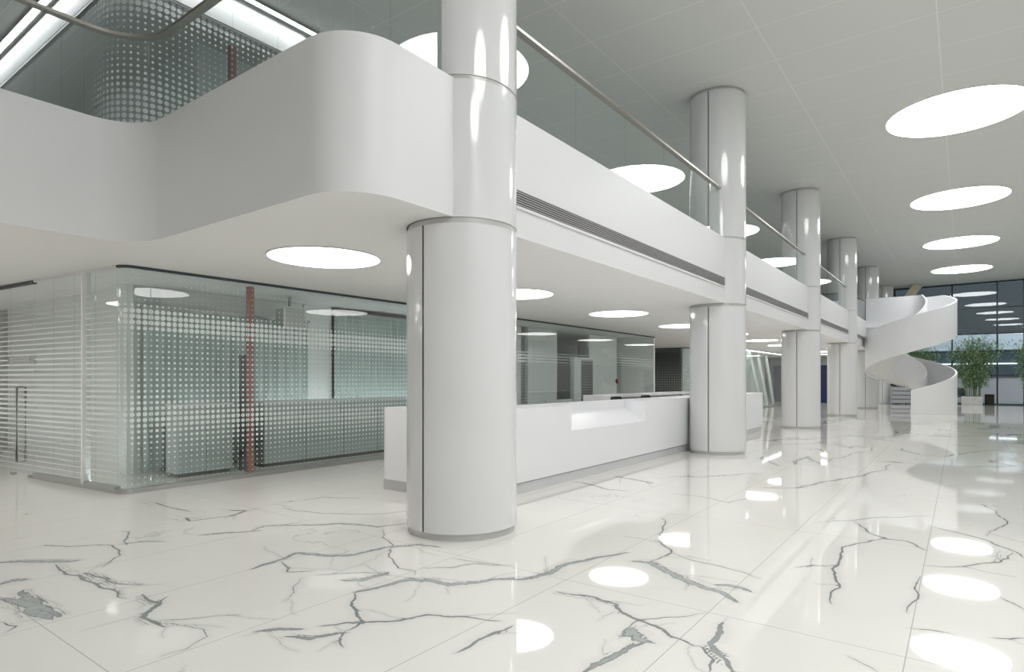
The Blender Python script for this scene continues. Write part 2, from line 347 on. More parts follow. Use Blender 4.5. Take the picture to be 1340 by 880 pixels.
VEINS = [
    (0.008, [(-7.92,1.89),(-7.92,2.06),(-7.97,2.26),(-8.03,2.46),(-8.12,2.73),(-8.08,2.98),(-7.91,3.18),(-7.86,3.34)]),
    (0.007, [(-8.52,2.04),(-8.55,2.21),(-8.29,2.31),(-8.03,2.42)]),
    (0.009, [(-7.16,1.77),(-6.81,1.85),(-6.46,2.03),(-6.34,2.18),(-6.19,2.28),(-5.93,2.24),(-5.79,2.19),(-5.55,1.98)]),
    (0.03, [(-6.35,1.52),(-6.24,1.63),(-6.11,1.73),(-5.93,1.86),(-5.9,1.92)]),
    (0.03, [(-5.67,1.36),(-5.71,1.44),(-5.65,1.51)]),
    (0.045, [(-5.29,1.27),(-5.14,1.33),(-4.98,1.35),(-4.75,1.34),(-4.61,1.35)]),
    (0.03, [(-5.37,1.41),(-5.05,1.4),(-4.8,1.39),(-4.61,1.4)]),
    (0.012, [(-5.91,1.77),(-5.63,1.74),(-5.41,1.78),(-5.13,1.78),(-4.85,1.8),(-4.69,1.76),(-4.62,1.78)]),
    (0.013, [(-5.49,1.82),(-5.22,1.86),(-5.01,1.87),(-4.84,1.97)]),
    (0.008, [(-6.1,2.36),(-6.34,2.45),(-6.66,2.63)]),
    (0.011, [(-6.18,2.34),(-6.11,2.49),(-5.94,2.61)]),
    (0.014, [(-4.6,1.88),(-4.38,1.86),(-4.33,1.88),(-4.21,1.74),(-4.15,1.7),(-4.03,1.71),(-3.9,1.71)]),
    (0.006, [(-4.42,1.96),(-4.32,1.86)]),
    (0.004, [(-4.04,1.72),(-3.95,1.81),(-3.84,1.95),(-3.71,2.09)]),
    (0.004, [(-4.03,1.71),(-3.8,1.8),(-3.67,1.84),(-3.55,1.8),(-3.48,1.65),(-3.5,1.53)]),
    (0.008, [(-7.8,3.34),(-8.11,3.67),(-7.86,3.68),(-7.78,3.35),(-7.31,3.4),(-7.39,3.21)]),
    (0.01, [(-7.21,3.84),(-7.07,4.03),(-6.92,3.76),(-6.64,3.83),(-6.44,3.45)]),
    (0.008, [(-7.29,2.88),(-6.88,3.0),(-6.61,3.14),(-6.5,3.53),(-6.58,3.94)]),
    (0.012, [(-5.92,2.91),(-5.78,3.14),(-5.63,3.37)]),
    (0.006, [(-4.79,1.15),(-4.63,1.19),(-4.57,1.12)]),
    (0.014, [(-5.69,3.33),(-5.75,3.5),(-5.62,3.65),(-5.37,3.83),(-5.22,4.02),(-5.0,4.11),(-4.79,4.15),(-4.68,4.45)]),
    (0.008, [(-6.81,3.98),(-6.63,4.43),(-6.55,4.82),(-6.13,5.04)]),
    (0.007, [(-6.41,4.14),(-5.88,4.18),(-5.61,4.32),(-5.19,4.65),(-5.11,4.89)]),
    (0.02, [(-4.53,2.65),(-4.57,2.9),(-4.64,3.11),(-4.41,3.2),(-4.2,3.36),(-4.16,3.7),(-3.98,3.94),(-3.77,3.99)]),
    (0.008, [(-4.52,2.9),(-4.24,2.77),(-4.1,2.9)]),
    (0.007, [(-4.68,4.12),(-4.16,3.79),(-3.99,3.59),(-3.62,3.35),(-3.46,3.38),(-3.4,3.32)]),
    (0.028, [(-3.74,2.9),(-3.62,2.98),(-3.59,3.22)]),
    (0.006, [(-4.0,2.85),(-3.85,3.02),(-3.6,3.24)]),
    (0.026, [(-3.45,2.8),(-3.4,2.95),(-3.34,3.22),(-3.2,3.29),(-3.02,3.31),(-2.92,3.44),(-2.74,3.69)]),
    (0.011, [(-3.45,2.78),(-3.27,2.61),(-3.13,2.54),(-2.98,2.48),(-2.86,2.58),(-2.81,2.67),(-2.75,2.8),(-2.62,2.85),(-2.49,2.93),(-2.32,2.99)]),
    (0.018, [(-3.39,2.01),(-3.31,2.11),(-3.2,2.19)]),
    (0.018, [(-3.18,2.07),(-3.04,2.14),(-2.99,2.25),(-2.95,2.31)]),
    (0.007, [(-2.95,2.31),(-2.87,2.21),(-2.8,2.18)]),
    (0.01, [(-3.15,2.28),(-3.07,2.4),(-2.99,2.48),(-2.96,2.34)]),
    (0.006, [(-3.46,3.47),(-3.28,3.61),(-3.19,3.81),(-2.93,3.94)]),
    (0.005, [(-3.44,3.81),(-3.23,3.85),(-2.99,3.89)]),
    (0.012, [(-2.24,2.5),(-2.25,2.69),(-2.21,2.97)]),
    (0.004, [(-4.02,2.75),(-3.79,2.53),(-3.7,2.39)]),
    (0.024, [(-2.77,3.63),(-2.63,3.77),(-2.57,3.96),(-2.6,4.24),(-2.51,4.48),(-2.35,4.82)]),
    (0.012, [(-2.31,3.64),(-2.08,3.7),(-1.86,3.67),(-1.78,3.57),(-1.63,3.52),(-1.47,3.48),(-1.37,3.4),(-1.22,3.36)]),
    (0.005, [(-1.61,3.2),(-1.63,3.52),(-1.49,3.68),(-1.34,3.87)]),
    (0.02, [(-1.57,2.72),(-1.53,2.93),(-1.51,3.1),(-1.47,3.22)]),
    (0.035, [(-1.6,3.25),(-1.6,3.35),(-1.52,3.26),(-1.44,3.26)]),
    (0.035, [(-2.2,4.62),(-2.07,4.67),(-1.88,4.55),(-1.72,4.44),(-1.54,4.36),(-1.39,4.33),(-1.24,4.2)]),
    (0.01, [(-2.08,4.7),(-2.08,5.14),(-2.33,5.5),(-2.62,6.23)]),
    (0.006, [(-2.04,5.06),(-1.82,4.94),(-1.53,4.9),(-1.24,4.79)]),
    (0.026, [(-1.45,4.46),(-1.31,4.5),(-1.22,4.46)]),
    (0.018, [(-1.2,3.79),(-1.16,3.58),(-1.16,3.44),(-1.03,3.3),(-0.96,3.18)]),
    (0.008, [(-1.2,3.38),(-1.08,3.26),(-1.05,3.11)]),
    (0.012, [(-3.63,8.98),(-3.24,9.27),(-2.87,9.86),(-2.71,10.15)]),
    (0.012, [(-4.58,7.69),(-4.29,7.63),(-3.88,7.42),(-3.64,7.48)]),
    (0.022, [(-4.31,8.48),(-3.86,8.36),(-3.62,8.26)]),
    (0.006, [(-3.07,7.67),(-2.73,7.7),(-2.31,7.5),(-2.16,8.46)]),
    (0.016, [(-2.23,8.84),(-1.85,9.12),(-1.66,9.89),(-1.36,10.66),(-1.24,11.13),(-1.05,12.6)]),
    (0.01, [(-2.31,11.92),(-2.03,12.38),(-1.84,13.99),(-1.6,15.98)]),
    (0.01, [(-0.93,7.28),(-0.77,6.9),(-0.57,6.68),(-0.45,6.71),(-0.28,6.44)]),
    (0.009, [(-0.6,6.73),(-0.7,6.52),(-0.88,6.12),(-0.82,5.49),(-0.8,5.21),(-0.72,4.92),(-0.72,4.54)]),
    (0.006, [(-1.08,5.24),(-0.82,5.49)]),
    (0.006, [(-1.24,7.04),(-0.94,7.36),(-0.79,7.64),(-0.33,8.08)]),
    (0.009, [(-0.26,7.52),(-0.0,7.32),(0.14,7.21),(0.33,6.89),(0.4,6.66)]),
    (0.006, [(0.18,9.18),(0.29,8.63),(0.33,8.04),(0.17,7.37)]),
    (0.008, [(-0.25,5.91),(0.02,6.11),(0.22,6.36),(0.34,6.78)]),
    (0.006, [(-0.27,5.56),(-0.3,4.65)]),
    (0.014, [(-1.09,15.58),(-0.7,14.51),(-0.3,14.51),(-0.0,15.34),(0.58,16.45)]),
    (0.01, [(-2.46,18.73),(-1.94,18.02),(-1.2,19.1)]),
    (0.012, [(0.71,18.53),(1.17,19.32)]),
    (0.006, [(0.2,5.36),(0.31,5.17)]),
    (0.006, [(-0.26,4.37),(-0.06,4.42)]),
    (0.006, [(0.13,4.49),(0.28,4.6)]),
    (0.035, [(-2.4,11.6),(-2.45,12.92),(-2.04,11.86)]),
    (0.035, [(-3.13,12.41),(-2.58,11.23)]),
    (0.004, [(-0.51,3.73),(-0.36,3.62)]),
    (0.014, [(-4.49,24.24),(-3.41,23.1),(-3.21,28.72)]),
    (0.014, [(-2.57,25.66),(-2.02,26.06),(-1.66,29.86)]),
    (0.012, [(-1.4,23.71),(-1.1,26.74)]),
    (0.014, [(0.29,22.67),(0.73,25.28)]),
    (0.012, [(0.46,23.5),(1.48,24.56)]),
]
# ------------------------------------------------------------------ dimensions of the hall
SOF, FAS, UPF, CEIL = 3.0, 4.285, 4.2, 7.285      # soffit, fascia top, upper floor, hall ceiling
XF, XG = -3.79, -3.885                             # fascia face, balustrade glass line
COLX, COL0, PITCH, CR = -4.087, 4.6486, 7.9213, .553
COLS = [COL0 + PITCH*i for i in range(6)]
EDGE = [(XF, 45.6), (XF, 3.5)] + arc(XF-.5, 3.5, .5, 0, -90)[1:] + [(-6.92, 3.0)] + arc(-6.92, 2.5, .5, 90, 180)[1:] + [(-7.42, -14.0)]
def edge_in(d):
    return offset(EDGE, -d)                        # shifted into the balcony (to the right of the travel direction)

# ------------------------------------------------------------------ floor with drawn veins
def build_floor():
    def axis(segs):
        a = [segs[0][0]]
        for x0, x1, st in segs:
            n = max(1, round((x1-x0)/st)); a += [x0+(x1-x0)*(i+1)/n for i in range(n)]
        return np.array(a)
    xs = axis([(-17.5,-6.6,.9), (-6.6,3.2,.02), (3.2,6.6,.7)])
    ys = axis([(-14.2,.8,1.0), (.8,5,.016), (5,9,.03), (9,17,.07), (17,47,1.2)])
    X, Y = np.meshgrid(xs, ys); P = np.stack([X.ravel(), Y.ravel()], 1)
    D = np.full(len(P), 5.0); W = np.full(len(P), .005); S = np.full(len(P), 5.0); best = np.full(len(P), 9.0)
    rng = random.Random(3)
    full = list(VEINS)
    for w, pts in VEINS:                           # side branches and companion cracks
        for k in range(len(pts)-1):
            a, c = pts[k], pts[k+1]; l = math.dist(a, c)
            if l > .12 and rng.random() < .32:
                u = rng.uniform(.2, .8); p = (a[0]+(c[0]-a[0])*u, a[1]+(c[1]-a[1])*u)
                an = math.atan2(c[1]-a[1], c[0]-a[0])+rng.choice((-1, 1))*rng.uniform(.4, 1.0); bl = rng.uniform(.15, .5)
                q = [p]
                for j in range(3):
                    an += rng.uniform(-.4, .4); q.append((q[-1][0]+math.cos(an)*bl/3, q[-1][1]+math.sin(an)*bl/3))
                full.append((.0018, q))
        if w >= .012 and len(pts) > 2:
            dd = rng.choice((-1, 1))*(w*2+.02); full.append((.0018, [(x, y+dd*rng.uniform(.4, 1.3)) for x, y in pts[:-1]]))
    for w, pts in full:
        w = w*.9+.0004
        pl = [np.array(p) for p in pts]
        for it in range(3):                        # natural jitter between the drawn points
            q = [pl[0]]
            for a, b in zip(pl, pl[1:]):
                d = b-a; l = np.hypot(*d); nrm = np.array([-d[1], d[0]])
                q += [(a+b)/2 + nrm*rng.uniform(-.09, .09), b] if l > .05 else [b]
            pl = q
        A = np.array(pl); lo = A.min(0)-.35; hi = A.max(0)+.35
        sel = np.where((P[:,0] > lo[0]) & (P[:,0] < hi[0]) & (P[:,1] > lo[1]) & (P[:,1] < hi[1]))[0]
        if not len(sel): continue
        Q = P[sel]; dm = np.full(len(sel), 9.0); sg_ = np.full(len(sel), 9.0); wl = np.full(len(sel), w)
        n = len(A)-1
        for i in range(n):
            a, b = A[i], A[i+1]; d = b-a; L2 = max((d*d).sum(), 1e-9)
            t = np.clip(((Q-a)@d)/L2, 0, 1); e = Q-a-t[:,None]*d; dd = np.hypot(*e.T); cr = d[0]*e[:,1]-d[1]*e[:,0]
            f = (i+t)/n; k = dd < dm
            wl = np.where(k, w*(.45+.75*np.sin(np.clip(f,.0,1)*PI)**.6), wl); sg_ = np.where(k, np.where(cr < 0, -dd, dd), sg_); dm = np.minimum(dm, dd)
        key = dm - wl; k = key < best[sel]
        best[sel] = np.where(k, key, best[sel]); D[sel] = np.where(k, dm, D[sel]); W[sel] = np.where(k, wl, W[sel]); S[sel] = np.where(k, sg_, S[sel])
    nx, ny = len(xs), len(ys)
    i = np.arange((ny-1)*(nx-1)); r, c = i//(nx-1), i % (nx-1); a = r*nx+c
    F = np.stack([a, a+1, a+nx+1, a+nx], 1)
    me = bpy.data.meshes.new('floor')
    me.vertices.add(len(P)); me.vertices.foreach_set('co', np.column_stack([P, np.zeros(len(P))]).astype('f').ravel())
    me.loops.add(F.size); me.loops.foreach_set('vertex_index', F.ravel().astype('i'))
    me.polygons.add(len(F)); me.polygons.foreach_set('loop_start', (np.arange(len(F))*4).astype('i'))
    me.update(calc_edges=True); me.validate()
    cx, cy_ = np.gradient(xs), np.gradient(ys); GX, GY = np.meshgrid(cx, cy_)
    reach = np.minimum(np.maximum(GX, GY).ravel()*.8, .06); W = np.maximum(W, GY.ravel()*.10)
    for nm, arr in (('vein_distance', D), ('vein_width', W), ('vein_offset', S), ('vein_reach', reach)):
        at = me.attributes.new(nm, 'FLOAT', 'POINT'); at.data.foreach_set('value', arr.astype('f'))
    me.materials.append(M['floor'])
    o = bpy.data.objects.new('floor', me); C.objects.link(o); struct(o)
build_floor()

# ------------------------------------------------------------------ room shell
struct(MB().box(-17.2, 6.5, -14.2, 46.6, CEIL, CEIL+.2).build('ceiling', M['ceiling']))
struct(MB().box(5.3, 6.5, -14, 45.4, 0, CEIL).build('wall_right', M['plaster']))
struct(MB().box(-17.2, 6.5, -14.2, -14, 0, CEIL).build('wall_back', M['plaster']))
struct(MB().box(-17.2, -17, -14, 46.6, 0, CEIL).build('wall_left', M['plaster']))
struct(MB().box(-17, -3.55, 46.0, 46.2, 0, CEIL).build('wall_front', M['plaster']))

def balcony():
    b = MB(); o, i = EDGE, edge_in(.12); k = len(o)
    n = 0
    b.v += [(x,y,SOF) for x,y in o] + [(x,y,FAS) for x,y in o] + [(x,y,FAS) for x,y in i] + [(x,y,UPF) for x,y in i]
    for j in range(k-1):
        b.face((j, j+1, k+j+1, k+j)[::-1], 0); b.face((k+j, k+j+1, 2*k+j+1, 2*k+j)[::-1], 0); b.face((2*k+j, 2*k+j+1, 3*k+j+1, 3*k+j)[::-1], 0)
    # soffit and upper floor as strips out to the west wall
    e = len(b.v); W = -16.98
    b.v += [(W, 45.6, SOF), (W, -14, SOF), (W, 45.6, UPF), (W, -14, UPF)]
    b.face([j for j in range(k)] + [e+1, e], 1)
    b.face(([3*k+j for j in range(k)] + [e+3, e+2])[::-1], 2)
    return struct(b.build('balcony_slab', [M['fascia'], M['soffit'], M['upfloor']], smooth=30))
balcony()

# ------------------------------------------------------------------ columns
def col_poly(r, groove=True, cut=None, n=64):
    """plan of a round panelled shaft with an open joint on its two sides; cut = keep only x >= cut"""
    pts, ms = [], []
    def on(a): return (r*math.cos(a), r*math.sin(a))
    g = .010/r
    for s0 in (-PI/2, PI/2):
        if groove:
            pts += [on(s0-g), ((r-.02)*math.cos(s0-g), (r-.02)*math.sin(s0-g)), ((r-.02)*math.cos(s0+g), (r-.02)*math.sin(s0+g))]; ms += [1, 1, 1]
        for i in range(n//2):
            pts.append(on(s0+g+(PI-2*g)*i/(n//2))); ms.append(0)
    if cut is not None:
        keep = [(p, m) for p, m in zip(pts, ms) if p[0] >= cut]
        h = math.sqrt(r*r-cut*cut)
        keep = sorted(keep, key=lambda q: math.atan2(q[0][1], q[0][0]))
        pts = [(cut, -h)] + [p for p, m in keep] + [(cut, h)]; ms = [0]*len(pts)
    return pts, ms
def column_parts(t, y, cut=None):
    def seg(name, r, z0, z1, mt, groove=True, cut=None):
        p, ms = col_poly(r, groove, cut)
        MB().prism([(COLX+a, y+c) for a, c in p], z0, z1, 0, True, ms).build(name, [mt, M['seam']], t, smooth=25)
    seg('base_ring', CR-.018, 0, .065, M['ring'], False)
    seg('shaft', CR, .065, SOF-.055, M['column'])
    seg('collar_ring', CR-.012, SOF-.055, SOF, M['ring'], False)
    seg('shaft', CR, SOF, FAS-.01, M['column'])
    seg('collar_ring', CR-.012, FAS-.01, FAS+.03, M['ring'], False, cut)
    seg('shaft', CR, FAS+.03, CEIL-.06, M['column'], True, cut)
    seg('collar_ring', CR-.03, CEIL-.06, CEIL, M['ring'], False, cut)
CLAB = ['massive round white column standing in front of the reception desk end, largest of the row',
        'round white column standing against the reception desk front, second of the row',
        'round white column just past the far end of the reception desk, third of the row',
        'fourth round white column of the row, next to the dark blue panel',
        'fifth round white column of the row, touching the spiral stair outline',
        'sixth and last round white column of the row, behind the spiral stair']
for i, y in enumerate(COLS):
    t = thing('column', CLAB[i], 'column', (COLX, y, 0), 'white columns along the balcony edge')
    column_parts(t, y, (XG-COLX) if i == 0 else None)

# ------------------------------------------------------------------ balustrades of the upper floor
def balustrade(label, path, joints, gpath=None):
    a = path[0]
    t = thing('glass_balustrade', label, 'balustrade', (a[0], a[1], UPF), 'glass balustrades of the upper floor')
    for p, u in cut_path(gpath or path, joints):
        MB().ribbon(p, UPF+.01, 5.255, .016, u).build('glass_panel', M['clear'], t)
    MB().ribbon(path, 5.245, 5.278, .085).build('handrail', M['rail'], t, smooth=30)
    MB().ribbon(path, UPF, FAS+.012, .05).build('base_channel', M['channel'], t, smooth=30)
half = math.sqrt(CR*CR-(XG-COLX)**2)+.004
inner = edge_in(XF-XG)
first = [(XG, COL0-half)] + inner[1:-1] + [(inner[-1][0], -9.0)]
def plen(pts): return sum(math.dist(a, b) for a, b in zip(pts, pts[1:]))
Ltot = plen(first)
EDGE_F = [(XF, 45.6), (XF, 3.5)] + arc(XF-.5, 3.5, .5, 0, -90, 4)[1:] + [(-6.92, 3.0)] + arc(-6.92, 2.5, .5, 90, 180, 3)[1:] + [(-7.42, -14.0)]
gf = offset(EDGE_F, -(XF-XG)); gf = [(XG, COL0-half)] + gf[1:-1] + [(inner[-1][0], -9.0)]
js = [.62]; u = 0
for k in range(1, len(gf)-1):
    u += math.dist(gf[k-1], gf[k]); js.append(u)
u += .0; js = sorted(js[:5] + [js[4]+.75, js[4]+1.5] + js[5:] + [js[-1]+d for d in (1.3, 2.6, 3.9, 5.2, 6.5, 7.8)])
balustrade('curved glass balustrade above the rounded balcony corner, wrapping the notch by the largest column', first, js, gf)
BL = ['straight glass balustrade on the white fascia between the first and second columns',
      'straight glass balustrade between the second and third columns',
      'straight glass balustrade between the third and fourth columns',
      'short glass balustrade between the fourth column and the top of the spiral stair']
for i in range(4):
    a, b = COLS[i]+half, COLS[i+1]-half
    if i == 3: b = 33.3
    n = 5 if i < 3 else 4
    balustrade(BL[i], [(XG, a), (XG, b)], [(b-a)*k/n for k in range(1, n)])

# ------------------------------------------------------------------ linear air grilles in the fascia
GL = ['long dark linear air grille in the fascia between the first and second columns',
      'linear air grille in the fascia between the second and third columns',
      'linear air grille in the fascia between the third and fourth columns',
      'linear air grille in the fascia between the fourth and fifth columns']
hf = math.sqrt(CR*CR-(XF-COLX)**2)
def grille(i, y0, y1):
    z0, z1 = 3.325, 3.49
    t = thing('air_grille', GL[i], 'grille', (XF, (y0+y1)/2, z0), 'linear air grilles in the fascia')
    MB().box(XF-.002, XF+.004, y0, y1, z0, z1).build('backing', M['grille_back'], t)
    f = MB(); f.box(XF, XF+.016, y0, y1, z1, z1+.012); f.box(XF, XF+.02, y0, y1, z0-.03, z0); f.box(XF, XF+.016, y1-.012, y1, z0, z1); f.box(XF, XF+.016, y0, y0+.012, z0, z1)
    f.build('frame', M['fascia'], t)
    for k in range(6):
        z = z0+.014+k*(z1-z0-.012)/6
        MB().box(XF+.003, XF+.016, y0+.012, y1-.012, z, z+.009).build('slat', M['slat'], t)
for i in range(4): grille(i, COLS[i]+hf+.02, COLS[i+1]-hf-.02 if i < 3 else 33.2)

# ------------------------------------------------------------------ round lights
def disc_light(label, x, y, z, r, group, lm='lamp'):
    t = thing('ceiling_light', label, 'light', (x, y, z), group)
    p = [(x+r*math.cos(2*PI*k/72), y+r*math.sin(2*PI*k/72)) for k in range(72)]
    MB().prism(p, z-.012, z-.002).build('diffuser', M[lm], t)
    q = MB(); ro = r+.014
    for k in range(72):
        a, b = 2*PI*k/72, 2*PI*(k+1)/72; n = len(q.v)
        for rr, zz in ((r, z-.016), (ro, z-.016), (ro, z), (r, z)):
            q.v += [(x+rr*math.cos(a), y+rr*math.sin(a), zz), (x+rr*math.cos(b), y+rr*math.sin(b), zz)]
        for s0 in range(4):
            s1 = (s0+1) % 4; q.face((n+2*s0, n+2*s0+1, n+2*s1+1, n+2*s1))
    q.build('rim', M['fascia'], t, smooth=40)
disc_light('added round hall ceiling light set off the row, overhead and outside the picture', 2.0, 3.2, CEIL, 1.302, 'round lights of the hall ceiling')  # added lamp, brightens the floor near the camera
disc_light('added round hall ceiling light towards the side wall, outside the picture', 3.6, 1.2, CEIL, 1.302, 'round lights of the hall ceiling')  # another added lamp, more light on the near floor
HL = {0:'largest round light in the high hall ceiling, cut by the picture edge', 1:'second round light of the high hall ceiling row, beyond the largest one',
      2:'third round light of the high hall ceiling row, smaller than the second', 3:'last and smallest round light of the high hall ceiling row, nearest the window wall',
      -1:'round hall ceiling light mirrored in the balustrade glass beside the largest column', -3:'round hall ceiling light behind the viewpoint'}
for k in (-3,-1,0,1,2,3):
    disc_light(HL[k], -.147, 16.3575+7.7871*k, CEIL, 1.302, 'round lights of the hall ceiling')
SL = ['large round light in the low ceiling in front of the dotted glass room',
      'round light in the low ceiling half hidden by the edge of the largest column',
      'fully visible round light in the low ceiling above the reception desk',
      'round light in the low ceiling partly behind the second column',
      'round light in the low ceiling hidden behind the second column', 'round light in the low ceiling just past the second column, above the desk end',
      'round light in the low ceiling partly behind the third column', 'round light in the low ceiling hidden behind the third column', 'round light in the low ceiling glimpsed between the third and fourth columns, larger of two',
      'farthest round light in the low ceiling glimpsed between the third and fourth columns', 'round light in the low ceiling out of view past the corner of the dotted glass room']
for k in range(10):
    disc_light(SL[k], -6.3365, 4.6577+3.9578*k, SOF, .6625, 'round lights of the low ceiling', 'lamp_low')
disc_light('round light in the low ceiling near the glass door, outside the picture', -10.3, .7, SOF, .6625, 'round lights of the low ceiling', 'lamp_low')
disc_light('added round light in the low ceiling past the corner of the lined glass, outside the picture', -14.26, -3.26, SOF, .6625, 'round lights of the low ceiling', 'lamp_low')  # extra lamp put in to brighten the lined glass
disc_light('round light in the low ceiling past the glass door, outside the picture', -12.75, .45, SOF, .6625, 'round lights of the low ceiling', 'lamp_low')
disc_light('round light in the low ceiling left of the glass door, outside the picture', -10.3, -3.3, SOF, .6625, 'round lights of the low ceiling', 'lamp_low')

# ------------------------------------------------------------------ glass rooms under the balcony
def partition(label, path, z0, z1, joints, gm, head=None, foot=.06, radius_note=None, led=None):
    a = path[0]
    t = thing('glass_partition', label, 'glass wall', (a[0], a[1], z0))
    for p, u in cut_path(path, joints):
        MB().ribbon(p, z0+foot-.01, z1-.025, .014, u).build('glass_panel', gm, t, smooth=30)
    MB().ribbon(path, z0, z0+foot, .07).build('floor_channel', M['channel'], t, smooth=30)
    MB().ribbon(path, z1-.035, z1-.001, .05).build('head_channel', head or M['darkmetal'], t, smooth=30)
    return t
WX = -8.82
face_e = [(WX, 3.50)] + [(WX, 20.3)]
cor = arc(WX-.14, 3.50, .14, -90, 0, 6)           # rounded corner, south to east
west = [(-14.5, 2.81), (-12.62, 2.99), (-11.0, 3.16), (WX-.14, 3.36)]
dd = partition('long glass wall printed with white dots, facing the hall beside the reception desk', cor+[(WX, 20.3)], 0, SOF,
               [.42, 1.80, 3.06, 4.40, 5.75, 7.15, 8.5, 9.5, 11.2, 12.4, 12.85, 14.4, 15.9], M['dotglass'])
def wp(x): # point on the door wall
    return (x, 3.36+(x+8.96)*.0985)
ww = partition('glass wall with faint printed lines beside the tall glass door', [wp(-8.965), wp(-11.33)], 0, SOF, [.57, 1.16, 1.78], M['lineglass'], head=M['fascia'], foot=.09)
ww2 = partition('glass wall panel beyond the tall glass door at the picture edge', [wp(-12.99), wp(-15.8)], 0, SOF, [1.0, 2.0], M['lineglass'], foot=.09)
a = wp(-9.80); MB().box(a[0]-.025, a[0]+.025, a[1]-.05, a[1]+.05, .06, SOF-.03).build('glass_fin', M['roomlight'], ww)
# the door: two leaves, patch fittings, pull handle
t = thing('glass_door', 'tall frameless glass door with a long steel pull handle in the lined glass wall', 'door', (*wp(-12.0), 0))
MB().ribbon([wp(-11.35), wp(-12.155)], .05, SOF-.06, .014, 0).build('door_leaf', M['lineglass'], t)
MB().ribbon([wp(-12.165), wp(-12.97)], .05, SOF-.06, .014, .95).build('door_leaf', M['lineglass'], t)
MB().ribbon([wp(-11.345), wp(-12.975)], SOF-.05, SOF-.001, .06).build('door_head', M['darkmetal'], t)
for x in (-11.80,):
    for s in (-1, 1):
        p = wp(x); y = p[1]+s*.055; h = MB()
        h.tube([(x, p[1], .22), (x, y, .22), (x, y, 1.38), (x, p[1], 1.38)], .017, 10)
        h.build('pull_handle', M['steel'], t, smooth=50)
for x in (-11.47, -12.07):
    p = wp(x)
    MB().box(x-.05, x+.05, p[1]-.03, p[1]+.03, .0, .045).build('floor_pivot', M['steel'], t, bevel=.004)
for x in (-11.40, -12.14):
    p = wp(x)
    MB().box(x-.05, x+.05, p[1]-.03, p[1]+.03, 1.74, 1.86).build('patch_fitting', M['steel'], t, bevel=.006)
MB().tube([(-11.42, wp(-11.42)[1]-.035, 1.80), (-12.12, wp(-12.12)[1]-.035, 1.80)], .006, 8).build('tie_rod', M['steel'], t)

# interior of the first glass room
struct(MB().box(-12.0, -11.9, 5.8, 20.2, 0, SOF).build('wall_room', M['room']))
struct(MB().box(-16.9, WX-.05, 20.34, 20.44, 0, SOF).build('wall_room_end', M['roomlight']))
struct(MB().box(-10.8, -10.58, 4.205, 4.6, 0, SOF).build('wall_room_pier', M['room']))
struct(MB().box(-16.6, -10.6, 4.1, 4.2, 0, SOF).build('wall_room_side', M['roomlight']))
def curtain(label, x, y0, y1, z0=.06, z1=2.86, mt='curtain', amp=.035):
    n = max(12, int((y1-y0)/.035)); path = [(x+amp*math.sin(i*1.05)+amp*.3*math.sin(i*.37), y0+(y1-y0)*i/n) for i in range(n+1)]
    t = thing('curtain', label, 'curtain', (x, (y0+y1)/2, z0), 'curtains inside the dotted glass room')
    MB().ribbon(path, z0, z1, .006).build('fabric', M[mt], t, smooth=80)
    MB().box(x-.03, x+.03, y0-.05, y1+.05, z1, z1+.05).build('track', M['channel'], t)
curtain('teal grey curtain behind the dotted glass next to its corner', -10.5, 4.30, 7.30, z1=2.62)
curtain('teal grey curtain behind the dotted glass right of the red post', -10.5, 7.95, 13.2)
curtain('teal grey curtain deep inside the dotted glass room above the desk', -11.4, 13.6, 15.6)
struct(MB().box(-10.8, -10.66, 4.22, 7.3, 2.66, SOF).build('wall_room_added_panel', M['roomlight']))  # pale panel added to brighten the dark band above the curtain
struct(MB().box(-10.7, -10.6, 7.3, 7.95, 0, SOF).build('wall_room_panel', M['roomlight']))
tag(MB().box(-9.35, -9.27, 5.36, 5.46, 0, SOF-.001).build('red_post', M['redpost'], bevel=.008), 'thin dull red post behind the dotted glass wall', 'post')
tag(MB().box(-9.60, -9.46, 5.38, 5.56, 0, 1.9).build('dark_cabinet', M['seam'], bevel=.01), 'narrow dark cabinet beside the red post behind the dotted glass', 'cabinet')
def low_cabinet(label, x0, x1, y0, y1, h, nd):
    t = thing('low_cabinet', label, 'cabinet', ((x0+x1)/2, (y0+y1)/2, 0), 'low white cabinets in the glass room')
    MB().box(x0, x1-.02, y0, y1, .06, h-.03).build('body', M['teal_laminate'], t)
    MB().box(x0-.01, x1+.01, y0-.01, y1+.01, h-.03, h).build('worktop', M['white'], t, bevel=.004)
    MB().box(x0+.03, x1-.05, y0+.02, y1-.02, 0, .06).build('plinth', M['seam'], t)
    for k in range(nd):
        a = y0+(y1-y0)*k/nd; b = y0+(y1-y0)*(k+1)/nd
        d = MB().box(x1-.02, x1, a+.004, b-.004, .07, h-.04).build('door', M['teal_laminate'], t)
        hd = MB().box(x1, x1+.018, b-.07, b-.055, h-.25, h-.1).build('handle', M['steel'], d); hd.location = (0,0,0)
low_cabinet('low white cabinet in front of the curtain next to the dotted glass corner', -9.95, -9.55, 4.4, 5.25, 1.12, 2)
low_cabinet('longer low white cabinet right of the red post behind the dotted glass', -9.95, -9.55, 5.8, 12.4, 1.12, 8)
def uplight(label, x, y0, y1):  # lamps added out of sight to brighten the curtains
    t = thing('added_uplight', label, 'light', (x, (y0+y1)/2, .8), 'added uplights inside the glass room')
    MB().box(x-.04, x+.04, y0, y1, 0, .8).build('housing', M['channel'], t)
    MB().box(x-.03, x+.03, y0+.02, y1-.02, .801, .812).build('diffuser', M['uplight'], t)
uplight('added linear uplight hidden behind the short cabinet of the dotted glass room', -10.08, 4.85, 5.2)
uplight('added linear uplight hidden behind the long cabinet of the dotted glass room', -10.08, 6.2, 12.3)
